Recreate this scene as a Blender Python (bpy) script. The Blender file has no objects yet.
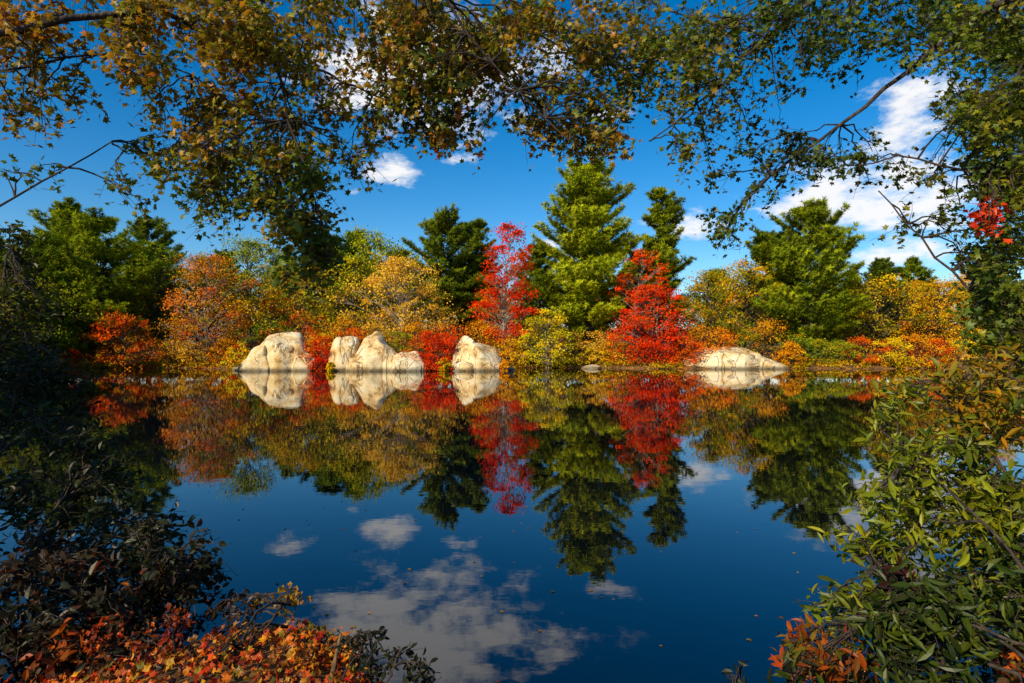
import bpy, math, numpy as np
from mathutils import Vector, noise as mnoise
R0 = np.random.default_rng(7)
CAMH=1.8; F=569.0
SUN_AZ=math.radians(217); SUN_EL=math.radians(32)   # compass-like: 0=+Y, clockwise; behind-left
def A(*a): return np.array(a,dtype=float)
def P(px,py,d): return A((px-512)/F*d, d, CAMH+(350-py)/F*d)

# ---------------- mesh builder ----------------
class MB:
    def __init__(s): s.V=[];s.F=[];s.M=[];s.C=[];s.S=[];s.n=0
    def add(s,v,f,m,c,smooth=False):
        s.V.append(v); s.F.append(f+s.n); s.M.append(np.full(len(f),m)); s.C.append(c); s.S.append(np.full(len(f),smooth)); s.n+=len(v)
    def tube(s,pts,rad,sides=6,m=0,col=(0.1,0.08,0.06)):
        pts=np.asarray(pts,float); k=len(pts); rad=np.asarray(rad,float)
        t=np.gradient(pts,axis=0); t/=np.linalg.norm(t,axis=1)[:,None]+1e-9
        up=np.where(np.abs(t[:,2:3])>0.9,A(1,0,0)[None],A(0,0,1)[None])
        if np.abs(t[:,2]).max()>0.9 : up=np.tile(A(1,0.01,0),(k,1)) if np.abs(t[:,0]).max()<0.95 else np.tile(A(0.1,1,0),(k,1))
        a=np.cross(t,up); a/=np.linalg.norm(a,axis=1)[:,None]+1e-9; b=np.cross(t,a)
        th=np.arange(sides)*2*math.pi/sides
        v=pts[:,None]+rad[:,None,None]*(a[:,None]*np.cos(th)[None,:,None]+b[:,None]*np.sin(th)[None,:,None])
        v=v.reshape(-1,3); i=np.arange(k-1)[:,None]*sides; j=np.arange(sides)[None]; j2=(j+1)%sides
        f=np.concatenate([np.stack([i+j,i+j2,i+sides+j2],-1).reshape(-1,3),np.stack([i+j,i+sides+j2,i+sides+j],-1).reshape(-1,3)])
        s.add(v,f,m,np.tile(np.array(col),(len(v),1)),True)
    def leaves(s,pos,bias,size,col,tmpl,rng,m=1,spread=1.0):
        tv,tf=tmpl; N=len(pos)
        if N==0: return
        n=bias+spread*rng.normal(size=(N,3)); n/=np.linalg.norm(n,axis=1)[:,None]+1e-9
        r=rng.normal(size=(N,3)); t=np.cross(n,r); t/=np.linalg.norm(t,axis=1)[:,None]+1e-9; b=np.cross(n,t)
        sz=size[:,None,None]
        v=pos[:,None]+sz*(tv[None,:,0:1]*t[:,None]+tv[None,:,1:2]*b[:,None]+tv[None,:,2:3]*n[:,None])
        f=(tf[None]+(np.arange(N)*len(tv))[:,None,None]).reshape(-1,3)
        s.add(v.reshape(-1,3),f,m,np.repeat(col,len(tv),axis=0))
    def mesh(s,name,mats):
        V=np.concatenate(s.V);Fc=np.concatenate(s.F);M=np.concatenate(s.M);C=np.concatenate(s.C);S=np.concatenate(s.S)
        me=bpy.data.meshes.new(name); me.vertices.add(len(V)); me.vertices.foreach_set('co',V.astype(np.float32).ravel())
        me.loops.add(len(Fc)*3); me.loops.foreach_set('vertex_index',Fc.astype(np.int32).ravel())
        me.polygons.add(len(Fc)); me.polygons.foreach_set('loop_start',(np.arange(len(Fc))*3).astype(np.int32))
        me.polygons.foreach_set('material_index',M.astype(np.int32)); me.polygons.foreach_set('use_smooth',S)
        at=me.color_attributes.new('Col','FLOAT_COLOR','POINT')
        C4=np.ones((len(V),4),np.float32); C4[:,:3]=np.clip(C,0,1); at.data.foreach_set('color',C4.ravel())
        for mt in mats: me.materials.append(mt)
        me.update(); return me
    def obj(s,name,mats,loc=(0,0,0)):
        o=bpy.data.objects.new(name,s.mesh(name,mats)); o.location=loc; bpy.context.collection.objects.link(o); return o

# leaf templates
def fan(outline,cz=0.0,center=(0,0)):
    v=[[center[0],center[1],cz]]+[[x,y,z] for x,y,z in outline]; n=len(outline)
    return np.array(v,float),np.array([[0,i+1,(i+1)%n+1] for i in range(n)])
LEAF2=(A([-.5,0,0],[0,-.32,.08],[.5,0,0],[0,.32,.08]),np.array([[0,1,2],[0,2,3]]))
OVAL=fan([(-.5,0,0),(-.25,-.2,.07),(.1,-.23,.08),(.5,0,-.06),(.1,.23,.08),(-.25,.2,.07)],-.02)
LANCE=fan([(-.6,0,0),(-.25,-.14,.06),(.15,-.16,.05),(.65,0,-.14),(.15,.16,.05),(-.25,.14,.06)],-.02)
mo=[(0,.60),(20,.30),(36,.33),(48,.52),(66,.32),(84,.27),(105,.40),(140,.2),(180,.14)]
out=[(math.cos(math.radians(a))*r,math.sin(math.radians(a))*r,-0.3*r*r) for a,r in mo]
out+= [(math.cos(math.radians(-a))*r,math.sin(math.radians(-a))*r,-0.3*r*r) for a,r in mo[-2:0:-1]]
MAPLE=fan(out,0.03)
CURL=(MAPLE[0]*A(1,.8,1)+np.stack([0*MAPLE[0][:,0],0*MAPLE[0][:,0],.9*MAPLE[0][:,1]**2-.5*MAPLE[0][:,0]**2],1),MAPLE[1])
def tuft(n,rng,flat=0.5,w=0.07):
    v=[];f=[]
    for i in range(n):
        a=2*math.pi*i/n+rng.uniform(-.3,.3); z=rng.uniform(0,flat); d=A(math.cos(a),math.sin(a),z); d/=np.linalg.norm(d)
        d*=rng.uniform(.7,1.); s=A(-math.sin(a),math.cos(a),rng.uniform(-.5,.5))*w
        k=len(v); v+= [d*.08+s,d*.08-s,d]; f.append([k,k+1,k+2])
    return np.array(v),np.array(f)
TUFT=tuft(10,R0,1.3,0.08)
NEED=tuft(22,R0,1.4,0.022)

# ---------------- materials ----------------
def newmat(name):
    m=bpy.data.materials.new(name); m.use_nodes=True; nt=m.node_tree; nt.nodes.clear(); return m,nt,nt.nodes,nt.links
def leafmat(name,trans=0.35,gloss=0.03,rough=.45):
    m,nt,N,L=newmat(name); o=N.new('ShaderNodeOutputMaterial'); at=N.new('ShaderNodeAttribute'); at.attribute_name='Col'
    d=N.new('ShaderNodeBsdfDiffuse'); t=N.new('ShaderNodeBsdfTranslucent')
    m1=N.new('ShaderNodeMixShader'); m1.inputs[0].default_value=trans
    L.new(at.outputs['Color'],d.inputs['Color']); L.new(at.outputs['Color'],t.inputs['Color'])
    L.new(d.outputs[0],m1.inputs[1]); L.new(t.outputs[0],m1.inputs[2])
    if gloss>0:
        g=N.new('ShaderNodeBsdfGlossy'); g.inputs['Roughness'].default_value=rough; g.inputs['Color'].default_value=(1,1,1,1)
        m2=N.new('ShaderNodeMixShader'); m2.inputs[0].default_value=gloss
        L.new(m1.outputs[0],m2.inputs[1]); L.new(g.outputs[0],m2.inputs[2]); L.new(m2.outputs[0],o.inputs['Surface'])
    else: L.new(m1.outputs[0],o.inputs['Surface'])
    return m
LEAFM=leafmat('leaf_foliage',.42,.02); FARM=leafmat('far_foliage',.14,.0)
def bark():
    m,nt,N,L=newmat('bark'); o=N.new('ShaderNodeOutputMaterial'); p=N.new('ShaderNodeBsdfPrincipled'); p.inputs['Roughness'].default_value=.9
    at=N.new('ShaderNodeAttribute'); at.attribute_name='Col'
    tc=N.new('ShaderNodeTexCoord'); mp=N.new('ShaderNodeMapping'); mp.inputs['Scale'].default_value=(14,14,3); nz=N.new('ShaderNodeTexNoise'); nz.inputs['Scale'].default_value=2; nz.inputs['Detail'].default_value=6
    L.new(tc.outputs['Object'],mp.inputs[0]); L.new(mp.outputs[0],nz.inputs['Vector'])
    cr=N.new('ShaderNodeValToRGB'); cr.color_ramp.elements[0].position=.35; cr.color_ramp.elements[0].color=(.25,.25,.25,1); cr.color_ramp.elements[1].position=.7; cr.color_ramp.elements[1].color=(1.5,1.4,1.3,1)
    L.new(nz.outputs[0],cr.inputs[0]); mx=N.new('ShaderNodeMixRGB'); mx.blend_type='MULTIPLY'; mx.inputs[0].default_value=1
    L.new(at.outputs['Color'],mx.inputs[1]); L.new(cr.outputs[0],mx.inputs[2]); L.new(mx.outputs[0],p.inputs['Base Color'])
    b=N.new('ShaderNodeBump'); b.inputs['Strength'].default_value=.6; b.inputs['Distance'].default_value=.03; L.new(nz.outputs[0],b.inputs['Height']); L.new(b.outputs[0],p.inputs['Normal'])
    L.new(p.outputs[0],o.inputs['Surface']); return m
BARK=bark(); MT=[BARK,FARM]; MN=[BARK,LEAFM]

PAL=dict(
 red=[(.86,.035,.003),(.66,.018,.003),(.88,.09,.006)],
 redor=[(.86,.11,.004),(.86,.22,.008),(.75,.045,.004)],
 pink=[(.85,.16,.02),(.85,.30,.03),(.8,.4,.03)],
 peach=[(.88,.46,.03),(.87,.37,.015),(.86,.56,.05)],
 orange=[(.87,.34,.006),(.87,.45,.008),(.8,.2,.006)],
 gold=[(.85,.57,.01),(.74,.56,.012),(.85,.43,.008)],
 ygreen=[(.50,.52,.012),(.60,.52,.012),(.38,.44,.012)],
 olive=[(.32,.32,.01),(.44,.32,.01),(.20,.25,.01)],
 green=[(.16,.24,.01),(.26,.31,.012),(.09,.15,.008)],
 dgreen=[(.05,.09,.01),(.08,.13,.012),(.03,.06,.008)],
 lpine=[(.38,.43,.012),(.50,.51,.015),(.20,.26,.01)],
 pine=[(.16,.22,.012),(.27,.31,.014),(.08,.13,.01)],
 dpine=[(.06,.10,.012),(.09,.14,.014),(.04,.07,.01)],
 can_or=[(.68,.32,.015),(.42,.28,.015),(.80,.40,.02),(.28,.23,.015),(.72,.17,.01),(.10,.10,.012),(.14,.17,.012)],
 can_ol=[(.28,.31,.015),(.44,.32,.015),(.14,.23,.012),(.58,.28,.015),(.07,.12,.01),(.20,.28,.012)],
 can_gr=[(.08,.15,.01),(.14,.21,.012),(.24,.25,.015),(.05,.09,.01),(.03,.05,.008)],
 dark=[(.02,.03,.01),(.035,.04,.012),(.05,.045,.01),(.015,.02,.01)],  # near-black leaves: deep foreground shade put into the colour
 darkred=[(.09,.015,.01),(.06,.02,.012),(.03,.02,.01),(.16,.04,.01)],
)
def cols(rng,pal,n,br=(.75,1.25)):
    p=np.array(PAL[pal]) if isinstance(pal,str) else np.concatenate([np.array(PAL[x]) for x in pal])
    i=rng.integers(len(p),size=n); j=rng.integers(len(p),size=n); w=rng.random((n,1))*.6
    return np.minimum((p[i]*(1-w)+p[j]*w)*rng.uniform(br[0],br[1],(n,1)),.9)

# ---------------- tree generators ----------------
def deciduous(mb,H,R,cb,pal,nc,nl,ls,rng,tr=.18,base=A(0,0,0),prof=1.0,tcol=(.10,.08,.06),lean=.04,stems=1,tmpl=LEAF2,clr=.22):
    trunks=[]
    for s in range(stems):
        zz=np.linspace(0,.93*H,9); off=rng.normal(size=2)*lean*H*(1.6 if stems>1 else 1)
        pt=np.stack([off[0]*(zz/H)**1.3+rng.normal(size=9)*.01*H,off[1]*(zz/H)**1.3+rng.normal(size=9)*.01*H,zz],1)+base
        pt[0,2]-=.3; pt[0,:2]=base[:2]+rng.normal(size=2)*.1*(stems>1); r=tr*(1-.85*zz/(.93*H))/(1 if stems==1 else 1.5)
        mb.tube(pt,r,7,0,tcol); trunks.append(pt)
    u=cb+(1-cb)*rng.random(nc)**.9
    x=(u-cb)/(1-cb); pr=np.sin(np.clip(x*.85+.13,0,1)*math.pi)**.7*prof+ .08
    ang=np.arange(nc)*2.399+rng.random(nc)*.8
    lob=1+.22*np.sin(ang*2+rng.random()*6)+.18*np.sin(ang*3+u*9+rng.random()*6)
    rr=R*pr*rng.uniform(.2,1,nc)**.5*rng.uniform(.75,1.15,nc)*lob
    cc=cols(rng,pal,nc,(.45,1.2))
    for k in range(nc):
        T=trunks[k%stems]; z=u[k]*H
        tx=np.array([np.interp(z,T[:,2]-base[2],T[:,i]) for i in range(2)])
        c=A(tx[0]+math.cos(ang[k])*rr[k],tx[1]+math.sin(ang[k])*rr[k],base[2]+z)
        zb=max(z-.55*rr[k]-.04*H,cb*H*.8); b=A(*[np.interp(zb,T[:,2]-base[2],T[:,i]) for i in range(3)])
        q=np.linspace(0,1,5)[:,None]; lp=b+(c-b)*q+A(0,0,1)*np.sin(q*math.pi)*.07*rr[k]+rng.normal(size=(5,3))*.02*R
        mb.tube(lp,np.linspace(tr*.3,.015,5),4,0,tcol)
        rc=R*clr*rng.uniform(.5,1.4); n=int(nl*rng.uniform(.5,1.4))
        g=rng.normal(size=(n,3)); g*=(rng.random((n,1))**.5)/(np.linalg.norm(g,axis=1)[:,None])
        st=rng.uniform(.8,1.5); g*=A(1,1,.55)*rc*(1+.6*rng.random((n,1))**2)*st
        for _ in range(2):
            e=c+g[rng.integers(n)]; mb.tube(np.stack([lp[3],(lp[3]+e)/2,e]),[.025,.015,.006],3,0,tcol)
        col=cc[k][None]*rng.uniform(.7,1.3,(n,1))*.65+cols(rng,pal,n)*.35
        mb.leaves(c+g,A(-.3,-.55,.5)+.5*g/rc,ls*rng.uniform(.6,1.4,n),col,tmpl,rng,spread=.75)
def pine(mb,H,R,cb,pal,rng,tr=.22,step=.6,ts=.42,dens=1.0,base=A(0,0,0),top=.55,tcol=(.09,.07,.055),tm=TUFT,gap=.12,rise=.15,lo=.55):
    zz=np.linspace(-.3,H*.985,12); pt=np.stack([rng.normal(size=12)*.012*H*(zz/H),rng.normal(size=12)*.012*H*(zz/H),zz],1)+base
    mb.tube(pt,np.maximum(tr*(1-zz/H),.02),8,0,tcol)
    z=cb*H; w=0
    while z<H*.99:
        u=(z/H-cb)/(1-cb); Lr=R*((1-u)**top)*(lo+(1-lo)*min(1,u/.3)); nb=rng.integers(4,7); w+=1
        wl=rng.uniform(.65,1.15)
        for k in range(nb):
            a=w*1.1+k*2*math.pi/nb+rng.uniform(-.35,.35); L=Lr*rng.uniform(.5,1.15)*wl+.15
            if rng.random()<gap: continue
            up=rise+.9*u**2; q=np.linspace(0,1,6)
            h=L*q; v=up*L*q*.6+ .28*L*(q**2.2)- .05*L*q
            o=A(*[np.interp(z,pt[:,2]-base[2],pt[:,i]) for i in range(3)])
            dr=A(math.cos(a),math.sin(a),0); sd=A(-math.sin(a),math.cos(a),0)
            lp=o+dr*h[:,None]+A(0,0,1)*v[:,None]
            mb.tube(lp,np.linspace(.05*tr/.22,.01,6)*(.4+L/R),4,0,tcol)
            n=int((12+34*L)*dens); s=rng.uniform(.25,1.05,n); 
            nf=5; fi=rng.integers(nf,size=n); fs=.3+.6*fi/nf; side=np.where(rng.random(n)<.5,-1,1); t=rng.random(n)
            flen=.36*L*np.sin(fs*math.pi*.85+.2)
            onax=rng.random(n)<.35
            ss=np.where(onax,s,fs+t*flen/L*.8); lat=np.where(onax,0,side*t*flen)+rng.normal(size=n)*.08
            p=o+dr*(ss*L)[:,None]+sd*lat[:,None]+A(0,0,1)*(np.interp(ss,q,v)+rng.normal(size=n)*.07+.04+np.abs(lat)*.2)[:,None]
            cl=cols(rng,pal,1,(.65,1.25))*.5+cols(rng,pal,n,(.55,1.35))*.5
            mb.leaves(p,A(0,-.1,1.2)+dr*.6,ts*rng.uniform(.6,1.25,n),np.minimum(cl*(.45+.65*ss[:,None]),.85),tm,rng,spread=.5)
        z+=step*rng.uniform(.75,1.25)*(1-.35*u)
    n=14; p=pt[-1]+rng.normal(size=(n,3))*A(.12,.12,.3); mb.leaves(p,np.tile(A(0,0,2),(n,1)),ts*rng.uniform(.5,1,n),cols(rng,pal,n),tm,rng,spread=.4)

# ---------------- terrain ----------------
def far_shore(x): return 57+1.6*np.sin(x*.11+1)+.8*np.sin(x*.31)-6*np.exp(-((x+11)/9)**2) - 3*np.exp(-((x-18)/10)**2)
def near_shore(x):
    return 2.35+1.0*np.exp(-((x+1.25)/.72)**2)+ .35*np.maximum(0,-x-1.6)**1.25+ .75*np.maximum(0,x-1.7)**1.15+.08*np.sin(x*5)
def ground_h(x,y):
    df=y-far_shore(x); dn=near_shore(x)-y
    d=np.maximum(df,dn)
    h=np.maximum(d*.5,-3)
    h=np.where(df>0,.35*(1-np.exp(-df/1.0))+1.4*(1-np.exp(-df/12))+.045*np.maximum(df-12,0),h)
    h=np.where((dn>0)&(df<=0),np.minimum(.38*(1-np.exp(-dn/.25))+.05*dn,1.2),h)
    h=h+np.where(d>0,1,0)*(.04*np.sin(x*2.3)*np.cos(y*2.1)*np.minimum(1,np.abs(d)))
    return np.minimum(h,14)
def terrain():
    s=np.linspace(-1,1,321); xs=np.sinh(s*6.2)/np.sinh(6.2)*1400
    ys=np.concatenate([-(np.sinh(np.linspace(1,.05,40)*5)/np.sinh(5)*1400),np.linspace(-3,12,100),np.linspace(12.5,48,40),np.linspace(48.4,72,70),72+np.sinh(np.linspace(.03,1,50)*4)/np.sinh(4)*1400])
    ys=np.unique(ys); X,Y=np.meshgrid(xs,ys); Z=ground_h(X,Y)
    V=np.stack([X,Y,Z],-1).reshape(-1,3); nx=len(xs); ny=len(ys)
    i=(np.arange(ny-1)[:,None]*nx+np.arange(nx-1)[None]); f=np.concatenate([np.stack([i,i+1,i+nx+1],-1).reshape(-1,3),np.stack([i,i+nx+1,i+nx],-1).reshape(-1,3)])
    m,nt,N,L=newmat('forest_floor'); o=N.new('ShaderNodeOutputMaterial'); p=N.new('ShaderNodeBsdfPrincipled'); p.inputs['Roughness'].default_value=.95
    g=N.new('ShaderNodeNewGeometry'); n1=N.new('ShaderNodeTexNoise'); n1.inputs['Scale'].default_value=1.4; n1.inputs['Detail'].default_value=12; n1.inputs['Roughness'].default_value=.8
    L.new(g.outputs['Position'],n1.inputs['Vector']); cr=N.new('ShaderNodeValToRGB'); e=cr.color_ramp.elements
    e[0].position=.35; e[0].color=(.03,.02,.008,1); e[1].position=.66; e[1].color=(.5,.22,.03,1); k=e.new(.5); k.color=(.18,.09,.02,1)
    L.new(n1.outputs[0],cr.inputs[0]); L.new(cr.outputs[0],p.inputs['Base Color']); b=N.new('ShaderNodeBump'); b.inputs['Distance'].default_value=.08
    L.new(n1.outputs[0],b.inputs['Height']); L.new(b.outputs[0],p.inputs['Normal']); L.new(p.outputs[0],o.inputs['Surface'])
    mb=MB(); mb.add(V,f,0,np.full((len(V),3),.1),True); mb.obj('ground',[m])
terrain()
# ---------------- water ----------------
def water():
    m,nt,N,L=newmat('pond_water'); o=N.new('ShaderNodeOutputMaterial'); p=N.new('ShaderNodeBsdfPrincipled')
    p.inputs['Base Color'].default_value=(.0005,.002,.006,1); p.inputs['Roughness'].default_value=.006; p.inputs['IOR'].default_value=1.68
    g=N.new('ShaderNodeNewGeometry'); mp=N.new('ShaderNodeMapping'); mp.inputs['Scale'].default_value=(1.2,2.2,1)
    n=N.new('ShaderNodeTexNoise'); n.inputs['Scale'].default_value=1.8; n.inputs['Detail'].default_value=3; b=N.new('ShaderNodeBump'); b.inputs['Strength'].default_value=.1; b.inputs['Distance'].default_value=.006
    L.new(g.outputs['Position'],mp.inputs[0]); L.new(mp.outputs[0],n.inputs['Vector']); L.new(n.outputs[0],b.inputs['Height']); L.new(b.outputs[0],p.inputs['Normal']); L.new(p.outputs[0],o.inputs['Surface'])
    me=bpy.data.meshes.new('pond_water'); me.from_pydata([(-1000,-30,0),(1000,-30,0),(1000,75,0),(-1000,75,0)],[],[(0,1,2,3)]); me.materials.append(m)
    ob=bpy.data.objects.new('pond_water',me); bpy.context.collection.objects.link(ob)
water()
# ---------------- boulders ----------------
def rockmat():
    m,nt,N,L=newmat('granite'); o=N.new('ShaderNodeOutputMaterial'); p=N.new('ShaderNodeBsdfPrincipled'); p.inputs['Roughness'].default_value=.85
    g=N.new('ShaderNodeNewGeometry'); n1=N.new('ShaderNodeTexNoise'); n1.inputs['Scale'].default_value=.7; n1.inputs['Detail'].default_value=12; n1.inputs['Roughness'].default_value=.72
    L.new(g.outputs['Position'],n1.inputs['Vector']); cr=N.new('ShaderNodeValToRGB'); e=cr.color_ramp.elements
    e[0].position=.32; e[0].color=(.2,.12,.05,1); e[1].position=.60; e[1].color=(.88,.74,.48,1); k=e.new(.40); k.color=(.58,.33,.10,1); k=e.new(.49); k.color=(.80,.58,.28,1)
    L.new(n1.outputs[0],cr.inputs[0])
    mp=N.new('ShaderNodeMapping'); mp.inputs['Scale'].default_value=(1.2,1.2,.4); mp.inputs['Rotation'].default_value=(.1,.55,0); L.new(g.outputs['Position'],mp.inputs[0])
    n2=N.new('ShaderNodeTexNoise'); n2.inputs['Scale'].default_value=.7; n2.inputs['Detail'].default_value=5; n2.inputs['Distortion'].default_value=.6; L.new(mp.outputs[0],n2.inputs['Vector'])
    sb=N.new('ShaderNodeMath'); sb.operation='SUBTRACT'; sb.inputs[1].default_value=.5; L.new(n2.outputs[0],sb.inputs[0]); ab=N.new('ShaderNodeMath'); ab.operation='ABSOLUTE'; L.new(sb.outputs[0],ab.inputs[0])
    c2=N.new('ShaderNodeValToRGB'); c2.color_ramp.elements[0].position=.001; c2.color_ramp.elements[0].color=(.3,.2,.12,1); c2.color_ramp.elements[1].position=.016; L.new(ab.outputs[0],c2.inputs[0])
    mx=N.new('ShaderNodeMixRGB'); mx.blend_type='MULTIPLY'; mx.inputs[0].default_value=.8; L.new(cr.outputs[0],mx.inputs[1]); L.new(c2.outputs[0],mx.inputs[2])
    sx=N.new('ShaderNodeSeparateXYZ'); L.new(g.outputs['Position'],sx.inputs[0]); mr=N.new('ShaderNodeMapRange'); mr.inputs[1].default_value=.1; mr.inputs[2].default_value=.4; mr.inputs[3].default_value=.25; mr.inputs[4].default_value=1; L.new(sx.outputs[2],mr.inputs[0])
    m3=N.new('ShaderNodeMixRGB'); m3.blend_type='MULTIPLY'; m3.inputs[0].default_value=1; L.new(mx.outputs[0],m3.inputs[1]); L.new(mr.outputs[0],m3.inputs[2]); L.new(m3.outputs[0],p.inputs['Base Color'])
    ad=N.new('ShaderNodeMath'); ad.operation='MULTIPLY_ADD'; ad.inputs[1].default_value=.4; L.new(c2.outputs[0],ad.inputs[0]); L.new(n1.outputs[0],ad.inputs[2])
    b=N.new('ShaderNodeBump'); b.inputs['Distance'].default_value=.2; L.new(ad.outputs[0],b.inputs['Height']); L.new(b.outputs[0],p.inputs['Normal']); L.new(p.outputs[0],o.inputs['Surface']); return m
ROCK=rockmat()
import bmesh
def boulder(cx,cy,w,d,h,seed,rot=0,slope=0.0,peak=0.0):
    rng=np.random.default_rng(seed); bm=bmesh.new(); bmesh.ops.create_icosphere(bm,subdivisions=6,radius=1)
    pn=[A(slope,-.45+rng.normal()*.1,1)]; ph=[.62]
    for k in range(6):
        a=k*2*math.pi/6+rng.uniform(-.4,.4)-math.pi/2; pn.append(A(math.cos(a),math.sin(a),rng.uniform(.05,.6))); ph.append(rng.uniform(.66,.82))
    for k in range(7):
        v=rng.normal(size=3); v[2]=abs(v[2])*.8+.3; pn.append(v); ph.append(rng.uniform(.66,.78))
    pn=np.array(pn); pn/=np.linalg.norm(pn,axis=1)[:,None]; ph=np.array(ph)
    vs=[]
    for v in bm.verts:
        dv=np.array(v.co); dt=pn@dv
        c=ph[dt>.05]/dt[dt>.05]; c=np.append(c,1.1)
        r=-math.log(np.exp(-26*c).sum())/26
        vd=Vector(dv*r)
        nz=mnoise.fractal(vd*1.8+Vector((seed,0,0)),1.15,2,6); cr=abs(mnoise.noise(vd*1.5+Vector((0,seed,3)))); cr=max(0,.04-cr)/.04
        st=mnoise.noise(Vector((vd.x*.8,vd.y*.8,vd.z*3.0))+Vector((seed,5,2)))
        r*=1+.055*nz-.07*cr+.035*(1 if st>0 else 0)*min(1,abs(st)*10)
        q=dv*r; q[0]+=peak*q[2]; vs.append(q)
    vs=np.array(vs); zt=vs[:,2].max(); xr=(vs[:,0].max()-vs[:,0].min())/2
    for v,q in zip(bm.verts,vs): v.co=Vector((q[0]/xr*w/2,q[1]*d/2,q[2]/zt*h if q[2]>0 else q[2]*h*.5))
    for f in bm.faces: f.smooth=True
    me=bpy.data.meshes.new('granite_boulder'); bm.to_mesh(me); bm.free(); me.materials.append(ROCK)
    ob=bpy.data.objects.new('granite_boulder',me); ob.location=(cx,cy,-.08); ob.rotation_euler[2]=rot; bpy.context.collection.objects.link(ob)
def bx(px,d): return (px-512)/F*d
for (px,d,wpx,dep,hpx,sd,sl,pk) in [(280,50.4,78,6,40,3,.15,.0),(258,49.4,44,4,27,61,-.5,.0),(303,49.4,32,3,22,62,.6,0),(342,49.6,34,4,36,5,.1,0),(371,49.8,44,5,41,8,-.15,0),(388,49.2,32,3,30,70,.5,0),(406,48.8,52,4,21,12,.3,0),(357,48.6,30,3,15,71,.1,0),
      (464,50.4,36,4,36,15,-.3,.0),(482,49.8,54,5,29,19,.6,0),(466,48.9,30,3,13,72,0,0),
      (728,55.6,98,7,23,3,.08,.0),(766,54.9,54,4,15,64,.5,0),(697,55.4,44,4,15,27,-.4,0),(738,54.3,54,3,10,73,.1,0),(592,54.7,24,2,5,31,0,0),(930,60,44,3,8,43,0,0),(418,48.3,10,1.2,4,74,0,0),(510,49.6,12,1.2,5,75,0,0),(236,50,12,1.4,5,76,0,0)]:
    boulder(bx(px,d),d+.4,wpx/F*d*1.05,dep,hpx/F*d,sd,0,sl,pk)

# ---------------- far shore hero trees ----------------
def place(fn,name,px,d,seed,**k):
    rng=np.random.default_rng(seed); mb=MB(); fn(mb,rng=rng,**k)
    x=bx(px,d); o=mb.obj(name,MT,(x,d,max(.02,float(ground_h(np.array(x),np.array(float(d))))-.05))); return o
def Hh(py,d): return CAMH+(350-py)/F*d-1.0
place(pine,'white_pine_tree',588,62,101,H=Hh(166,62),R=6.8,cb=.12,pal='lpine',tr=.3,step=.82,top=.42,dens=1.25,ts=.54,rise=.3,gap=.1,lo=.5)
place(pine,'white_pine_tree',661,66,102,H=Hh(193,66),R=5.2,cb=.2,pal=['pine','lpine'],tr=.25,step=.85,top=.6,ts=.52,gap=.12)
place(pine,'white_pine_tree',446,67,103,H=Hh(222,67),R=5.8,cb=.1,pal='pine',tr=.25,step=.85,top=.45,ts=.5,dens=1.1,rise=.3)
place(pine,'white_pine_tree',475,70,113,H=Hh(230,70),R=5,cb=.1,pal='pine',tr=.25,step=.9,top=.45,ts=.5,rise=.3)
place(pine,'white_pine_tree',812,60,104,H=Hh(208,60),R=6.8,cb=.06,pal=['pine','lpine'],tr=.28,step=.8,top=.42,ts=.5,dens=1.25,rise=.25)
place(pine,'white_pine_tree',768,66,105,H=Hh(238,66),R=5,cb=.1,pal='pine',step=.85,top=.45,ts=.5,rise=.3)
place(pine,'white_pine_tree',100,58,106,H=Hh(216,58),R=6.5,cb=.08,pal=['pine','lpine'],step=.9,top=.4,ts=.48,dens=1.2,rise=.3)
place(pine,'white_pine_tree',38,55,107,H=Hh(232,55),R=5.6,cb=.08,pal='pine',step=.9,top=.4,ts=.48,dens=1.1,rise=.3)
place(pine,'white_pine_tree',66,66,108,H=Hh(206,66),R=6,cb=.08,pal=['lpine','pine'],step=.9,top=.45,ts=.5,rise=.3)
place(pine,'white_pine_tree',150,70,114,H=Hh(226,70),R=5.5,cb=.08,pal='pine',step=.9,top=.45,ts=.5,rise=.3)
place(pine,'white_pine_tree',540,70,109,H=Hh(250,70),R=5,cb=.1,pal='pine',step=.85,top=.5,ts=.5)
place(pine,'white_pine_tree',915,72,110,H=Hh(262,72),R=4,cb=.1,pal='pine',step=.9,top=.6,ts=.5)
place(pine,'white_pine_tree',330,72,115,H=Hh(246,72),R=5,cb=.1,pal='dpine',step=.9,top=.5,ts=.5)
W=(.42,.38,.32)
place(deciduous,'red_maple_tree',500,58,201,H=Hh(220,58),R=2.9,cb=.16,pal='red',nc=130,nl=75,ls=.2,tr=.13,tcol=W,clr=.25)
place(deciduous,'red_maple_tree',632,58,202,H=Hh(246,58),R=2.6,cb=.2,pal=['red','redor'],nc=80,nl=60,ls=.2,tr=.12,tcol=W,stems=2)
place(deciduous,'red_maple_tree',656,56.5,203,H=Hh(282,56.5),R=3.4,cb=.06,pal='red',nc=110,nl=65,ls=.2,tr=.1,tcol=W,stems=3)
place(deciduous,'orange_maple_tree',402,57,204,H=Hh(258,57),R=4.4,cb=.1,pal='peach',nc=160,nl=85,ls=.18,tr=.12,tcol=W,stems=3)
place(deciduous,'orange_maple_tree',352,60,205,H=Hh(256,60),R=4,cb=.12,pal=['green','olive','gold'],nc=120,nl=80,ls=.2,tr=.14)
place(deciduous,'orange_maple_tree',206,57,206,H=Hh(250,57),R=4.3,cb=.08,pal=['pink','redor','olive'],nc=140,nl=80,ls=.18,tr=.12,tcol=W,stems=2)
place(deciduous,'orange_maple_tree',300,62,207,H=Hh(268,62),R=5,cb=.1,pal=['gold','orange','olive','green'],nc=130,nl=80,ls=.2,tr=.16)
place(deciduous,'oak_tree',250,64,208,H=Hh(242,64),R=5,cb=.12,pal=['ygreen','green'],nc=120,nl=85,ls=.2,tr=.16)
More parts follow.
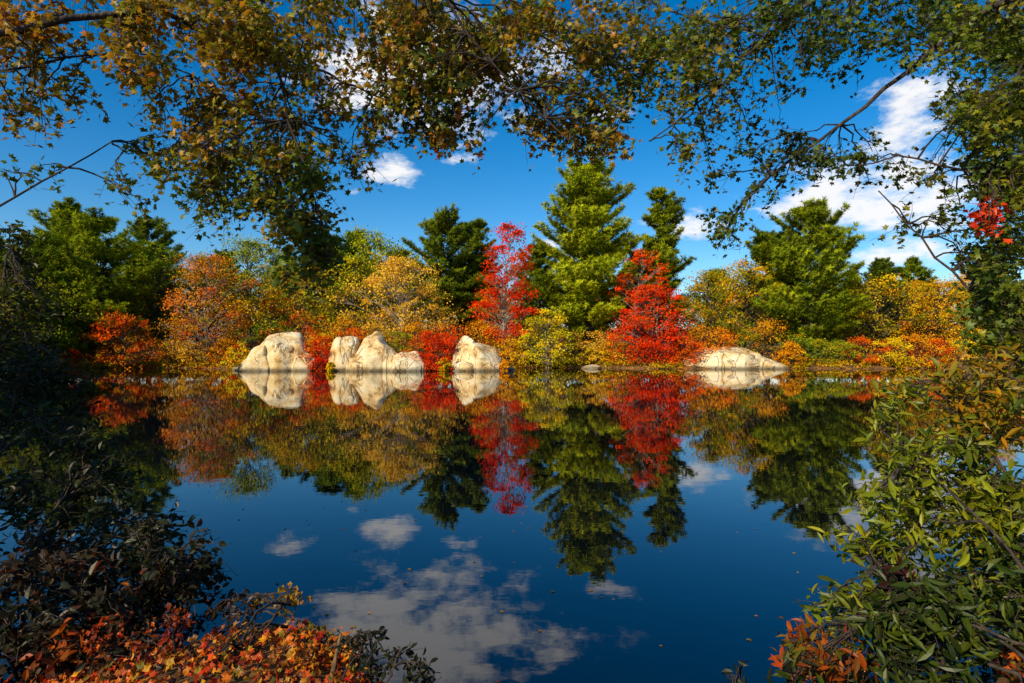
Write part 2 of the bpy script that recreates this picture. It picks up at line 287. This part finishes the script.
place(deciduous,'oak_tree',160,63,209,H=Hh(248,63),R=5,cb=.12,pal=['green','olive'],nc=120,nl=80,ls=.2,tr=.16)
place(deciduous,'oak_tree',372,72,210,H=Hh(238,72),R=4.6,cb=.2,pal=['green','ygreen'],nc=100,nl=80,ls=.24,tr=.16)
place(deciduous,'orange_maple_tree',712,60,211,H=Hh(272,60),R=3.6,cb=.16,pal=['orange','olive','green'],nc=100,nl=70,ls=.2,tr=.13)
place(deciduous,'orange_maple_tree',745,64,212,H=Hh(264,64),R=4.3,cb=.2,pal=['gold','orange','olive','green'],nc=110,nl=70,ls=.2,tr=.13)
place(deciduous,'orange_maple_tree',872,62,213,H=Hh(276,62),R=4.3,cb=.12,pal=['orange','gold','olive','green'],nc=110,nl=70,ls=.2,tr=.13)
place(deciduous,'orange_maple_tree',935,64,214,H=Hh(280,64),R=4.3,cb=.12,pal=['olive','orange'],nc=110,nl=70,ls=.2,tr=.13)
place(deciduous,'birch_tree',547,57,215,H=Hh(302,57),R=3.0,cb=.06,pal=['ygreen','gold'],nc=100,nl=70,ls=.18,tr=.06,tcol=(.4,.36,.3),stems=3)
place(deciduous,'orange_maple_tree',985,62,216,H=Hh(268,62),R=5,cb=.12,pal=['orange','gold'],nc=110,nl=65,ls=.22,tr=.13)
place(deciduous,'red_maple_tree',125,55,217,H=Hh(306,55),R=3.0,cb=.05,pal=['red','redor','olive'],nc=90,nl=60,ls=.18,tr=.08,stems=3)
place(deciduous,'oak_tree',10,52,218,H=Hh(262,52),R=5,cb=.1,pal=['green','olive'],nc=110,nl=75,ls=.22,tr=.16)

rg=np.random.default_rng(55)
specs=[('red',90,1.9),('redor',112,2.4),('gold',150,2.6),('peach',178,2.8),('peach',200,2.4),('orange',225,2.4),('red',240,2.0),('gold',322,2.8),('red',322,2.4),('orange',345,4.2),('peach',380,3.8),('orange',415,3.6),('redor',452,3.4),('orange',478,3.8),
 ('gold',512,3.0),('ygreen',530,2.6),('peach',518,2.0),('orange',555,2.8),('peach',572,3.0),('peach',596,3.2),('orange',615,2.8),('gold',608,2.0),('gold',582,1.9),('red',640,3.0),('red',665,3.0),('peach',628,1.7),('redor',684,2.6),('orange',702,3.6),('redor',716,3.4),('olive',735,4.2),('orange',765,4.0),('green',800,2.6),('olive',820,2.4),('orange',790,1.6),('olive',842,2.2),('redor',865,2.6),('gold',890,2.6),('orange',915,3.0),('redor',935,2.6),('gold',960,2.8),('olive',60,2.8),('red',75,2.0),('olive',30,2.6),('green',270,4.4),('redor',300,4.6)]
for i,(pl,px,h) in enumerate(specs):
    x0=bx(px,54); d=float(far_shore(np.array(x0)))+.7+rg.uniform(0,1.2)+(2.4 if h>3.2 else 0)
    place(deciduous,'autumn_shrub',px,d,300+i,H=h,R=h*.72,cb=.02,pal=pl,nc=46,nl=48,ls=.15,tr=.05,stems=3,clr=.25)
for i,(pl,px,d,h) in enumerate([('red',435,49.3,3.0),('red',427,50.6,3.3),('red',443,50.6,3.2),('redor',322,50.2,3.0),('red',322,49.2,2.0),('redor',418,50.6,2.8),('gold',240,51.0,2.4),('orange',508,51.0,2.6),('olive',400,51.5,3.2),('redor',352,52,3.6),('redor',682,55.8,2.6),('orange',790,55.4,2.4),('gold',330,48.4,.7),('gold',444,48.8,1.0),('orange',505,49.2,.9)]):
    place(deciduous,'autumn_shrub',px,d,380+i,H=h,R=h*.5,cb=.02,pal=pl,nc=40,nl=48,ls=.14,tr=.05,stems=3,clr=.27)
mb=MB(); rng=np.random.default_rng(77)
for i in range(480):
    x=rng.uniform(-50,52); y=float(far_shore(np.array(x)))+rng.uniform(-.15,1.6); n=45; hh=rng.uniform(.3,1.0); r=rng.uniform(.4,1.1)
    if abs(x-21)<5 and y<56.5 : continue
    g=rng.normal(size=(n,3))*A(r*.55,r*.55,hh*.45); g[:,2]=np.abs(g[:,2])+.05; z=max(0,float(ground_h(np.array(x),np.array(y))))
    pl=['gold','peach','orange','olive','redor','green'][int(rng.integers(6))]
    mb.leaves(A(x,y,z)+g,np.tile(A(0,-.2,.6),(n,1)),rng.uniform(.1,.24,n),cols(rng,[pl,pl,'gold'],n,(.4,1.1)),LEAF2,rng,m=0)
mb.obj('bank_undergrowth',[FARM])

# distant forest (instances)
variants=[]
for i,(k,pl,H,R) in enumerate([('d',['olive','gold'],12,4.4),('d','orange',11,4.2),('d',['green','olive'],13,4.8),('p','pine',15,4.6),('p',['pine','dpine'],17,5),('d',['redor','orange'],10,4),('d','green',13,4.6),('d',['gold','green'],11,4.2)]):
    rng=np.random.default_rng(500+i); mb=MB()
    if k=='d': deciduous(mb,H,R,.12,pl,90,60,.28,rng,tr=.16)
    else: pine(mb,H,R,.12,pl,rng,step=.9,ts=.55,top=.5,dens=.8)
    variants.append(mb.mesh('forest_tree_%d'%i,MT))
forest=bpy.data.objects.new('distant_forest',None); bpy.context.collection.objects.link(forest)
def inst(par,x,y,v,s,z=None):
    o=bpy.data.objects.new('tree',variants[v]); o.parent=par; zz=float(ground_h(np.array(x),np.array(y)))-.1
    o.location=(x,y,zz); o.rotation_euler[2]=rg.uniform(-.5,.5); o.scale=(s*rg.choice([-1,1]),s,s*rg.uniform(.9,1.1)); bpy.context.collection.objects.link(o)
for row,(d,n) in enumerate([(66,24),(71,26),(78,28),(87,30)]):
    for i in range(n):
        x=(i+rg.uniform(.1,.9))/n*2-1; x*=d*1.15; y=d+rg.uniform(-2,2)
        pxx=512+x/y*F; s=rg.uniform(.66,.9)*(d/75)**.4
        if pxx>680: s*=.86
        if pxx<420: s*=1.05
        inst(forest,x,y,rg.choice([0,1,2,3,4,5,6,7],p=[.15,.06,.18,.17,.13,.04,.19,.08]),s)
for i in range(16):
    y=rg.uniform(14,60); inst(forest,-(y*.95+rg.uniform(8,16)),y,int(rg.choice([0,2,3,4,6])),rg.uniform(.7,.95))
    y=rg.uniform(20,60); inst(forest,(y*.98+rg.uniform(8,16)),y,int(rg.choice([0,1,2,6,7])),rg.uniform(.6,.85))
shade_trees=bpy.data.objects.new('shade_woods',None); bpy.context.collection.objects.link(shade_trees)  # unseen trees, added beside and behind the camera to shade the foreground
for (x,y,v,s) in [(-7.2,.2,2,.34),(-6.2,1.2,6,.32),(-8,1.5,2,.4),(-9,-.5,2,.4),(1,-9,6,.5),(5.5,-7,2,.5),(9,-3,6,.6)]:
    inst(shade_trees,x,y,v,s)

# ---------------- foreground overhanging branches ----------------
def resample(pl,n):
    pl=np.array(pl); s=np.r_[0,np.cumsum(np.linalg.norm(np.diff(pl,axis=0),axis=1))]; t=np.linspace(0,s[-1],n)
    q=np.stack([np.interp(t,s,pl[:,i]) for i in range(3)],1)
    for _ in range(3): q[1:-1]=(q[:-2]+2*q[1:-1]+q[2:])/4
    return q
def branch(mb,pts,r0,r1,rng,wob=.03,n=26,col=(.06,.045,.035)):
    q=resample(pts,n); q[1:-1]+=rng.normal(size=(n-2,3))*wob*.5; mb.tube(q,np.linspace(r0,r1,n),8,0,col); return q
def cluster(mb,bp,c,rad,nleaf,pal,ls,rng,tmpl=MAPLE,flat=.75,droop=.12,per=7,br=(.5,1.3),lit=1):
    o=bp; q=np.linspace(0,1,7)[:,None]; L=np.linalg.norm(c-o)
    sp=o+(c-o)*q+A(0,0,1)*np.sin(q*math.pi)*.12*L+rng.normal(size=(7,3))*.03*L*np.sin(q*math.pi)
    mb.tube(sp,np.linspace(.006+.006*L,.003,7),5,0,(.05,.038,.03))
    nt=max(2,nleaf//per); cc=cols(rng,pal,1,br)
    for _ in range(nt):
        g=rng.normal(size=3); g*=rng.random()**.4/np.linalg.norm(g); e=c+g*A(1,1,flat)*rad
        s=sp[rng.integers(3,7)]; k=np.linspace(0,1,5)[:,None]; tp=s+(e-s)*k-A(0,0,1)*droop*(k**2)*np.linalg.norm(e-s)+rng.normal(size=(5,3))*.012
        mb.tube(tp,np.linspace(.0032,.0014,5),3,0,(.07,.045,.03))
        m=per; t=rng.uniform(.3,1.05,m); pos=np.stack([np.interp(t,k[:,0],tp[:,i]) for i in range(3)],1)+rng.normal(size=(m,3))*ls*.45-A(0,0,ls*.3)
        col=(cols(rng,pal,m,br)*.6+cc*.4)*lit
        b=np.tile(A(-.15,-.3,.8),(m,1))
        mb.leaves(pos,b,ls*rng.uniform(.55,1.3,m),col,tmpl,rng,spread=.8)
def regions(mb,skel,regs,rng,mult=1.0,**kw):
    S=np.concatenate(skel)
    for (cx,cy,rx,ry,n,d0,d1,pal,nl,rp) in regs:
        for _ in range(int(round(n*mult))):
            a=rng.uniform(0,2*math.pi); r=rng.random()**.5; d=rng.uniform(d0,d1)
            c=P(cx+rx*r*math.cos(a),cy+ry*r*math.sin(a),d)
            dd=np.linalg.norm(S-c,axis=1)+.6*np.maximum(0,c[2]-S[:,2]); o=S[np.argsort(dd)[rng.integers(0,3)]]
            cluster(mb,o,c,rp/F*d*rng.uniform(.7,1.25),int(nl*rng.uniform(.7,1.3)),pal,rng=rng,**kw)
rng=np.random.default_rng(900); mb=MB()
T0=A(-4.6,.9,0.3); mb.tube([T0,T0+A(.05,.1,1.5),T0+A(.2,.1,3),T0+A(.1,.2,5),T0+A(.3,.1,7.5)],[.26,.2,.18,.14,.08],12,0,(.09,.075,.06))
sk=[branch(mb,[T0+A(.2,.1,3),P(-150,60,4),P(0,25,4.5),P(150,5,5),P(350,-20,5.5),P(520,20,6),P(640,80,6.3)],.045,.008,rng),
    branch(mb,[T0+A(.1,.2,4.2),P(-60,-120,4.4),P(130,-60,4.8),P(255,0,5),P(285,110,5),P(322,220,5),P(330,260,5)],.04,.006,rng),
    branch(mb,[T0+A(.1,.2,4.8),P(100,-170,4.3),P(300,-80,4.5),P(440,-40,4.5),P(470,50,4.8),P(548,110,5),P(570,140,5)],.04,.006,rng),
    branch(mb,[T0+A(.1,.1,1.7),P(-120,260,4.7),P(0,207,5),P(60,165,5.2),P(110,140,5.3)],.028,.006,rng),
    branch(mb,[T0+A(.1,.1,2.5),P(-150,120,4.3),P(0,70,4.6),P(90,40,5),P(180,60,5.2),P(240,110,5.4)],.025,.006,rng),
    branch(mb,[P(150,5,5),P(220,40,5.3),P(300,60,5.5),P(390,100,5.7),P(430,130,5.8)],.022,.006,rng),
    branch(mb,[P(350,-20,5.5),P(480,-50,6),P(600,-20,6.3),P(700,20,6.5)],.022,.008,rng)]
regions(mb,sk,[
 (60,10,90,30,18,4.4,5.6,'can_or',70,40),
 (180,40,100,45,30,4.6,6,['can_or','can_ol'],85,48),
 (320,40,110,50,44,4.6,6.2,['can_or','can_ol'],95,50),
 (430,50,80,50,36,4.8,6.3,['can_or','can_ol','can_gr'],90,45),
 (210,120,75,50,24,4.8,5.8,['can_or','can_ol'],70,42),
 (175,180,50,35,11,4.8,5.6,['can_ol','can_gr'],55,36),
 (265,190,60,50,22,4.8,5.4,['can_ol','can_gr'],80,38),
 (290,250,46,44,20,4.8,5.3,['can_gr','can_ol'],70,32),
 (330,130,60,40,18,5,5.8,['can_ol','can_gr','can_or'],70,40),
 (410,115,50,28,13,5,5.8,['can_ol','can_gr','dark'],70,32),
 (450,140,28,14,5,5,5.6,['redor','can_ol'],40,22),
 (540,45,90,50,42,5,6.4,['can_ol','can_gr','can_or'],90,48),
 (575,115,65,30,19,5,5.8,['can_ol','can_gr','can_or'],75,32),
 (650,45,60,45,28,5.5,6.5,['can_ol','can_gr'],80,42),
 (30,80,60,50,17,4.6,5.2,['can_or','can_gr'],45,32),
 (30,170,40,20,5,4.9,5.3,'can_gr',20,28),
 ],rng,ls=.078)
mb.obj('maple_tree',MN)
rng=np.random.default_rng(901); mb=MB()
T1=A(5.3,1.6,.4); mb.tube([T1,T1+A(-.1,.1,1.5),T1+A(-.2,.2,3),T1+A(-.1,.3,5),T1+A(0,.3,8)],[.25,.2,.18,.14,.08],12,0,(.08,.065,.05))
sk=[branch(mb,[T1+A(-.2,.2,3),P(1130,-60,4),P(1000,0,4.5),P(920,60,5),P(860,110,5),P(800,150,5.2),P(730,215,5.5)],.05,.006,rng),
    branch(mb,[T1+A(-.1,.3,4.5),P(1100,-180,4.2),P(900,-60,5),P(770,30,5),P(700,105,5.3),P(650,140,5.5)],.045,.006,rng),
    branch(mb,[T1+A(-.1,.1,2),P(1080,130,4),P(980,180,4.5),P(900,150,4.7),P(850,165,4.9)],.03,.005,rng),
    branch(mb,[T1+A(-.1,.1,1.5),P(1060,345,4.2),P(1000,310,4.5),P(950,270,4.8),P(880,190,5)],.028,.005,rng),
    branch(mb,[T1+A(-.1,.2,2.6),P(1060,60,4.3),P(1000,90,4.8),P(960,110,5)],.03,.006,rng)]
regions(mb,sk,[
 (720,45,70,50,22,5,6,['can_gr','can_ol'],75,42),
 (810,35,60,45,18,4.8,5.8,'can_gr',70,42),
 (900,15,70,35,18,4.6,5.6,'can_gr',75,42),
 (760,150,70,50,15,5,5.8,['can_gr','dark'],45,36),
 (700,130,40,45,11,5,5.8,['can_gr','can_ol'],50,32),
 (720,225,30,25,6,5.2,5.6,'can_gr',40,22),
 (850,160,60,40,11,4.8,5.4,['can_gr','dark'],42,36),
 (925,200,45,50,10,4.6,5.2,['can_gr','can_ol'],34,34),
 (1000,60,50,70,28,4.2,5.2,['can_gr','green','olive'],90,40),
 (1000,200,34,80,28,4.2,5.0,['can_gr','green','olive'],80,32),
 (982,215,18,14,6,4.1,4.4,'red',24,14),
 (1005,320,36,60,28,4,4.8,['can_gr','green','olive'],80,30),
 ],rng,ls=.068)
mb.obj('oak_tree',MN)
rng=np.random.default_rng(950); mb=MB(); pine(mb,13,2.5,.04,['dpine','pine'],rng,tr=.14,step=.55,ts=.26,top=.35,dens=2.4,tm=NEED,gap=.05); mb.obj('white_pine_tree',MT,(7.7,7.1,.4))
def gz(x,y): return float(ground_h(np.array(float(x)),np.array(float(y))))
rng=np.random.default_rng(902); mb=MB(); sk=[]
for (x,y,tx,ty,td) in [(2.5,2.4,880,430,3.6),(2.7,2.6,930,380,3.8),(3.1,3,990,360,3.8),(3.3,2.6,1010,420,3.4),(2.3,2.3,850,560,3.2),(2.9,3.1,960,450,3.9),(2.4,2.1,900,600,2.9),(3.2,3.4,1000,330,4),(2.4,2.5,840,620,3.2)]:
    b=A(x,y,gz(x,y)-.05); e=P(tx,ty,td); sk.append(branch(mb,[b,b*.6+e*.4+A(.1,0,.1),e],.012,.004,rng,wob=.02,n=12))
regions(mb,sk,[
 (985,400,50,45,22,3.4,4.2,['olive','green','orange'],55,38),
 (905,400,30,30,6,3.4,4.0,['ygreen','green'],30,30),
 (950,470,60,60,24,3.2,4,['ygreen','green','dgreen'],60,42),
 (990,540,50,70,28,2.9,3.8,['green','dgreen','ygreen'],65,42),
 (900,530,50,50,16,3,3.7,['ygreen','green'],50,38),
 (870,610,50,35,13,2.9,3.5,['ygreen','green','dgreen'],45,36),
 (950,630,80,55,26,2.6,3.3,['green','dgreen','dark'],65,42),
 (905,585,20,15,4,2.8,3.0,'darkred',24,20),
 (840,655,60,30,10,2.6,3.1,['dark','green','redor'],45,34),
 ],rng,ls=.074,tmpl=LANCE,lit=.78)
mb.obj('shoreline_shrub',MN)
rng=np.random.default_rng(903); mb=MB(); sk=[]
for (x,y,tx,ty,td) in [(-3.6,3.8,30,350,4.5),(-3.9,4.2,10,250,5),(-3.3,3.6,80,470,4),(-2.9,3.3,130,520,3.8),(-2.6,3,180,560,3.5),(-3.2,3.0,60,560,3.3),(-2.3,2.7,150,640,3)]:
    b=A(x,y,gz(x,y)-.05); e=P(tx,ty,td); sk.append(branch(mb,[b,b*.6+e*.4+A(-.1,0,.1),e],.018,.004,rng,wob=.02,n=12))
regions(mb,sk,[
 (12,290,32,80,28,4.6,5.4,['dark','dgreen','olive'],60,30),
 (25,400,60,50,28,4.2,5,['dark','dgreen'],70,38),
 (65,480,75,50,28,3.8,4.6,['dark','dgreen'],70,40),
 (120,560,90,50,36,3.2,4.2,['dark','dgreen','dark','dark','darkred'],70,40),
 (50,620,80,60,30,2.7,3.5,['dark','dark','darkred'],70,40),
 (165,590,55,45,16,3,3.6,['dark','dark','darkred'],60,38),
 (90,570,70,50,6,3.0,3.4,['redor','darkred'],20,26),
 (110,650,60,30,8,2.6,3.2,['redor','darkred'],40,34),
 ],rng,ls=.06,tmpl=OVAL,lit=.75)  # lit scales the leaf colour down, so shade is painted in
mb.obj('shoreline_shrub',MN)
rng=np.random.default_rng(904); mb=MB(); sk=[]
for (x,y,tx,ty,td) in [(-1.3,2.6,290,600,3),(-1.7,2.6,230,640,2.8),(-1.0,2.6,330,630,2.9),(-2,2.7,150,620,3)]:
    b=A(x,y,gz(x,y)-.05); e=P(tx,ty,td); sk.append(branch(mb,[b,b*.5+e*.5,e],.006,.003,rng,wob=.01,n=8))
regions(mb,sk,[(250,650,75,20,12,2.5,2.9,['redor','orange','darkred'],32,22),(330,640,35,16,7,2.6,2.9,['orange','redor'],28,18),(140,640,60,30,12,2.6,3,['redor','darkred'],40,30),(280,595,22,10,5,3,3.1,['orange','can_or'],18,18)],rng,ls=.044,tmpl=CURL,flat=.4)
mb.obj('maple_sapling',MN)
rng=np.random.default_rng(905); mb=MB(); sk=[]
for (x,y,tx,ty,td) in [(-.75,2.3,370,630,2.6),(-.6,2.3,400,655,2.5),(-.4,2.25,435,670,2.5),(1,2.3,730,672,2.5),(-1.2,3,300,600,3.1)]:
    b=A(x,y,gz(x,y)-.05); e=P(tx,ty,td); sk.append(branch(mb,[b,b*.5+e*.5,e],.006,.002,rng,wob=.01,n=8))
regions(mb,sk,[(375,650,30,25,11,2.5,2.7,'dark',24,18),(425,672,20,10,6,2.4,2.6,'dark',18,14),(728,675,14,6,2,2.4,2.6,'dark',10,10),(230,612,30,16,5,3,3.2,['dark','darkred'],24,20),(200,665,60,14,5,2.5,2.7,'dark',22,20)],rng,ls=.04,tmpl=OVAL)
mb.obj('blueberry_bush',MN)
rng=np.random.default_rng(906); mb=MB(); n=30000
x=rng.uniform(-4.5,3.5,n); y=rng.uniform(1.7,5.5,n); k=(near_shore(x)-y)>-.06; x=x[k];y=y[k]
lump=.06*(np.sin(x*9+y*4)*np.sin(y*11-x*3)+1)
cl=cols(rng,['orange','redor','redor','red','can_or','darkred'],len(x),(.45,1.15))
pos=np.stack([x,y,ground_h(x,y)+lump*rng.random(len(x))+.005],1); mb.leaves(pos,np.tile(A(-.3,-.6,.9),(len(x),1)),rng.uniform(.03,.068,len(x)),cl,CURL,rng,spread=.6,m=0)
mb.obj('leaf_litter',[LEAFM])
mb=MB(); n=220; x=rng.uniform(-5,3,n); y=2.4+rng.random(n)**2*16; k=(near_shore(x)-y)<-.05; x=x[k];y=y[k]
x2=rng.uniform(-2.4,-.3,160); y2=near_shore(x2)+rng.exponential(.15,160)+.04; x=np.r_[x,x2]; y=np.r_[y,y2]
mb.leaves(np.stack([x,y,np.full(len(x),.006)],1),np.tile(A(0,0,1.),(len(x),1)),rng.uniform(.02,.045,len(x)),cols(rng,['orange','gold','can_or'],len(x),(.3,.9)),MAPLE,rng,spread=.03,m=0)
mb.obj('floating_leaves',[LEAFM])
mb=MB(); b=P(330,683,2.5); b[2]=.3; mb.tube(resample([b,b+A(.02,.05,.15),P(342,632,2.6)],8),np.linspace(.014,.006,8),7,0,(.2,.13,.06)); mb.obj('broken_stick',[BARK])

# ---------------- world ----------------
w=bpy.data.worlds.new('World'); bpy.context.scene.world=w; w.use_nodes=True; nt=w.node_tree; N=nt.nodes; L=nt.links; N.clear()
o=N.new('ShaderNodeOutputWorld'); bg=N.new('ShaderNodeBackground'); bg.inputs['Strength'].default_value=.12
sky=N.new('ShaderNodeTexSky'); sky.sky_type='NISHITA'; sky.sun_disc=False; sky.sun_elevation=SUN_EL; sky.sun_rotation=SUN_AZ; sky.air_density=1.0; sky.dust_density=.2; sky.ozone_density=3
hs=N.new('ShaderNodeHueSaturation'); hs.inputs['Saturation'].default_value=1.45; hs.inputs['Value'].default_value=1.2; L.new(sky.outputs[0],hs.inputs['Color'])
tc=N.new('ShaderNodeTexCoord')
def vm(op,a,b=None):
    n=N.new('ShaderNodeVectorMath'); n.operation=op
    for i,v in enumerate((a,b)):
        if v is None: continue
        if hasattr(v,'links'): L.new(v,n.inputs[i])
        else: n.inputs[i].default_value=v
    return n
def mt(op,a,b):
    n=N.new('ShaderNodeMath'); n.operation=op
    for i,v in enumerate((a,b)):
        if hasattr(v,'links'): L.new(v,n.inputs[i])
        else: n.inputs[i].default_value=v
    return n.outputs[0]
dirv=vm('NORMALIZE',tc.outputs['Generated']).outputs[0]
acc=None
for (px,py,rx,ry,st) in [(400,170,34,16,1),(460,158,30,9,.8),(300,155,34,12,.9),(355,192,20,7,.6),(430,70,110,60,1.1),(540,50,70,26,.8),(610,112,34,16,.7),(690,222,40,18,.9),(745,205,60,16,.7),(885,195,75,42,1.1),(910,255,60,18,.9),(925,100,45,30,1),(547,245,18,12,.9),(1150,150,120,40,1),(250,-150,200,90,.9),(750,-200,220,90,.9)]:
    c=P(px,py,1)-A(0,0,CAMH); c/=np.linalg.norm(c); kx=F/rx*.95; ky=F/ry*.95
    s=vm('MULTIPLY',vm('SUBTRACT',dirv,tuple(c)).outputs[0],(kx,kx,ky)); ln=N.new('ShaderNodeVectorMath'); ln.operation='LENGTH'; L.new(s.outputs[0],ln.inputs[0])
    mr=N.new('ShaderNodeMapRange'); mr.inputs[1].default_value=1.5; mr.inputs[2].default_value=0; mr.inputs[3].default_value=0; mr.inputs[4].default_value=st; L.new(ln.outputs['Value'],mr.inputs[0])
    acc=mr.outputs[0] if acc is None else mt('MAXIMUM',acc,mr.outputs[0])
mp=N.new('ShaderNodeMapping'); mp.inputs['Scale'].default_value=(1,1,2.2); L.new(dirv,mp.inputs[0])
nz=N.new('ShaderNodeTexNoise'); nz.inputs['Scale'].default_value=11; nz.inputs['Detail'].default_value=9; nz.inputs['Roughness'].default_value=.62; L.new(mp.outputs[0],nz.inputs['Vector'])
dn=mt('ADD',acc,mt('MULTIPLY',mt('SUBTRACT',nz.outputs[0],.5),2.6))
m1=N.new('ShaderNodeMapRange'); m1.interpolation_type='SMOOTHSTEP'; m1.inputs[1].default_value=.42; m1.inputs[2].default_value=1.0; m1.inputs[4].default_value=.95; L.new(dn,m1.inputs[0])
gate=N.new('ShaderNodeMapRange'); gate.inputs[1].default_value=0.02; gate.inputs[2].default_value=.35; L.new(acc,gate.inputs[0])
fac=mt('MULTIPLY',m1.outputs[0],gate.outputs[0])
mx=N.new('ShaderNodeMixRGB'); L.new(fac,mx.inputs[0]); L.new(hs.outputs[0],mx.inputs[1]); mx.inputs[2].default_value=(8.4,8.3,8.3,1)
L.new(mx.outputs[0],bg.inputs['Color']); L.new(bg.outputs[0],o.inputs['Surface'])
# sun
sl=bpy.data.lights.new('sun','SUN'); sl.energy=5; sl.angle=math.radians(.5); sl.color=(1,.86,.6); so=bpy.data.objects.new('sun',sl); bpy.context.collection.objects.link(so)
sd=Vector((math.sin(SUN_AZ)*math.cos(SUN_EL),math.cos(SUN_AZ)*math.cos(SUN_EL),math.sin(SUN_EL))); so.rotation_euler=sd.to_track_quat('Z','Y').to_euler()
# camera
cam=bpy.data.cameras.new('camera'); cam.lens=20; cam.sensor_width=36; cam.clip_end=5000; cam.clip_start=.05
co=bpy.data.objects.new('camera',cam); co.location=(0,0,CAMH); co.rotation_euler=(math.radians(90.86),0,0); bpy.context.collection.objects.link(co); bpy.context.scene.camera=co
bpy.context.scene.view_settings.view_transform='Standard'; bpy.context.scene.view_settings.look='None'; bpy.context.scene.view_settings.exposure=0
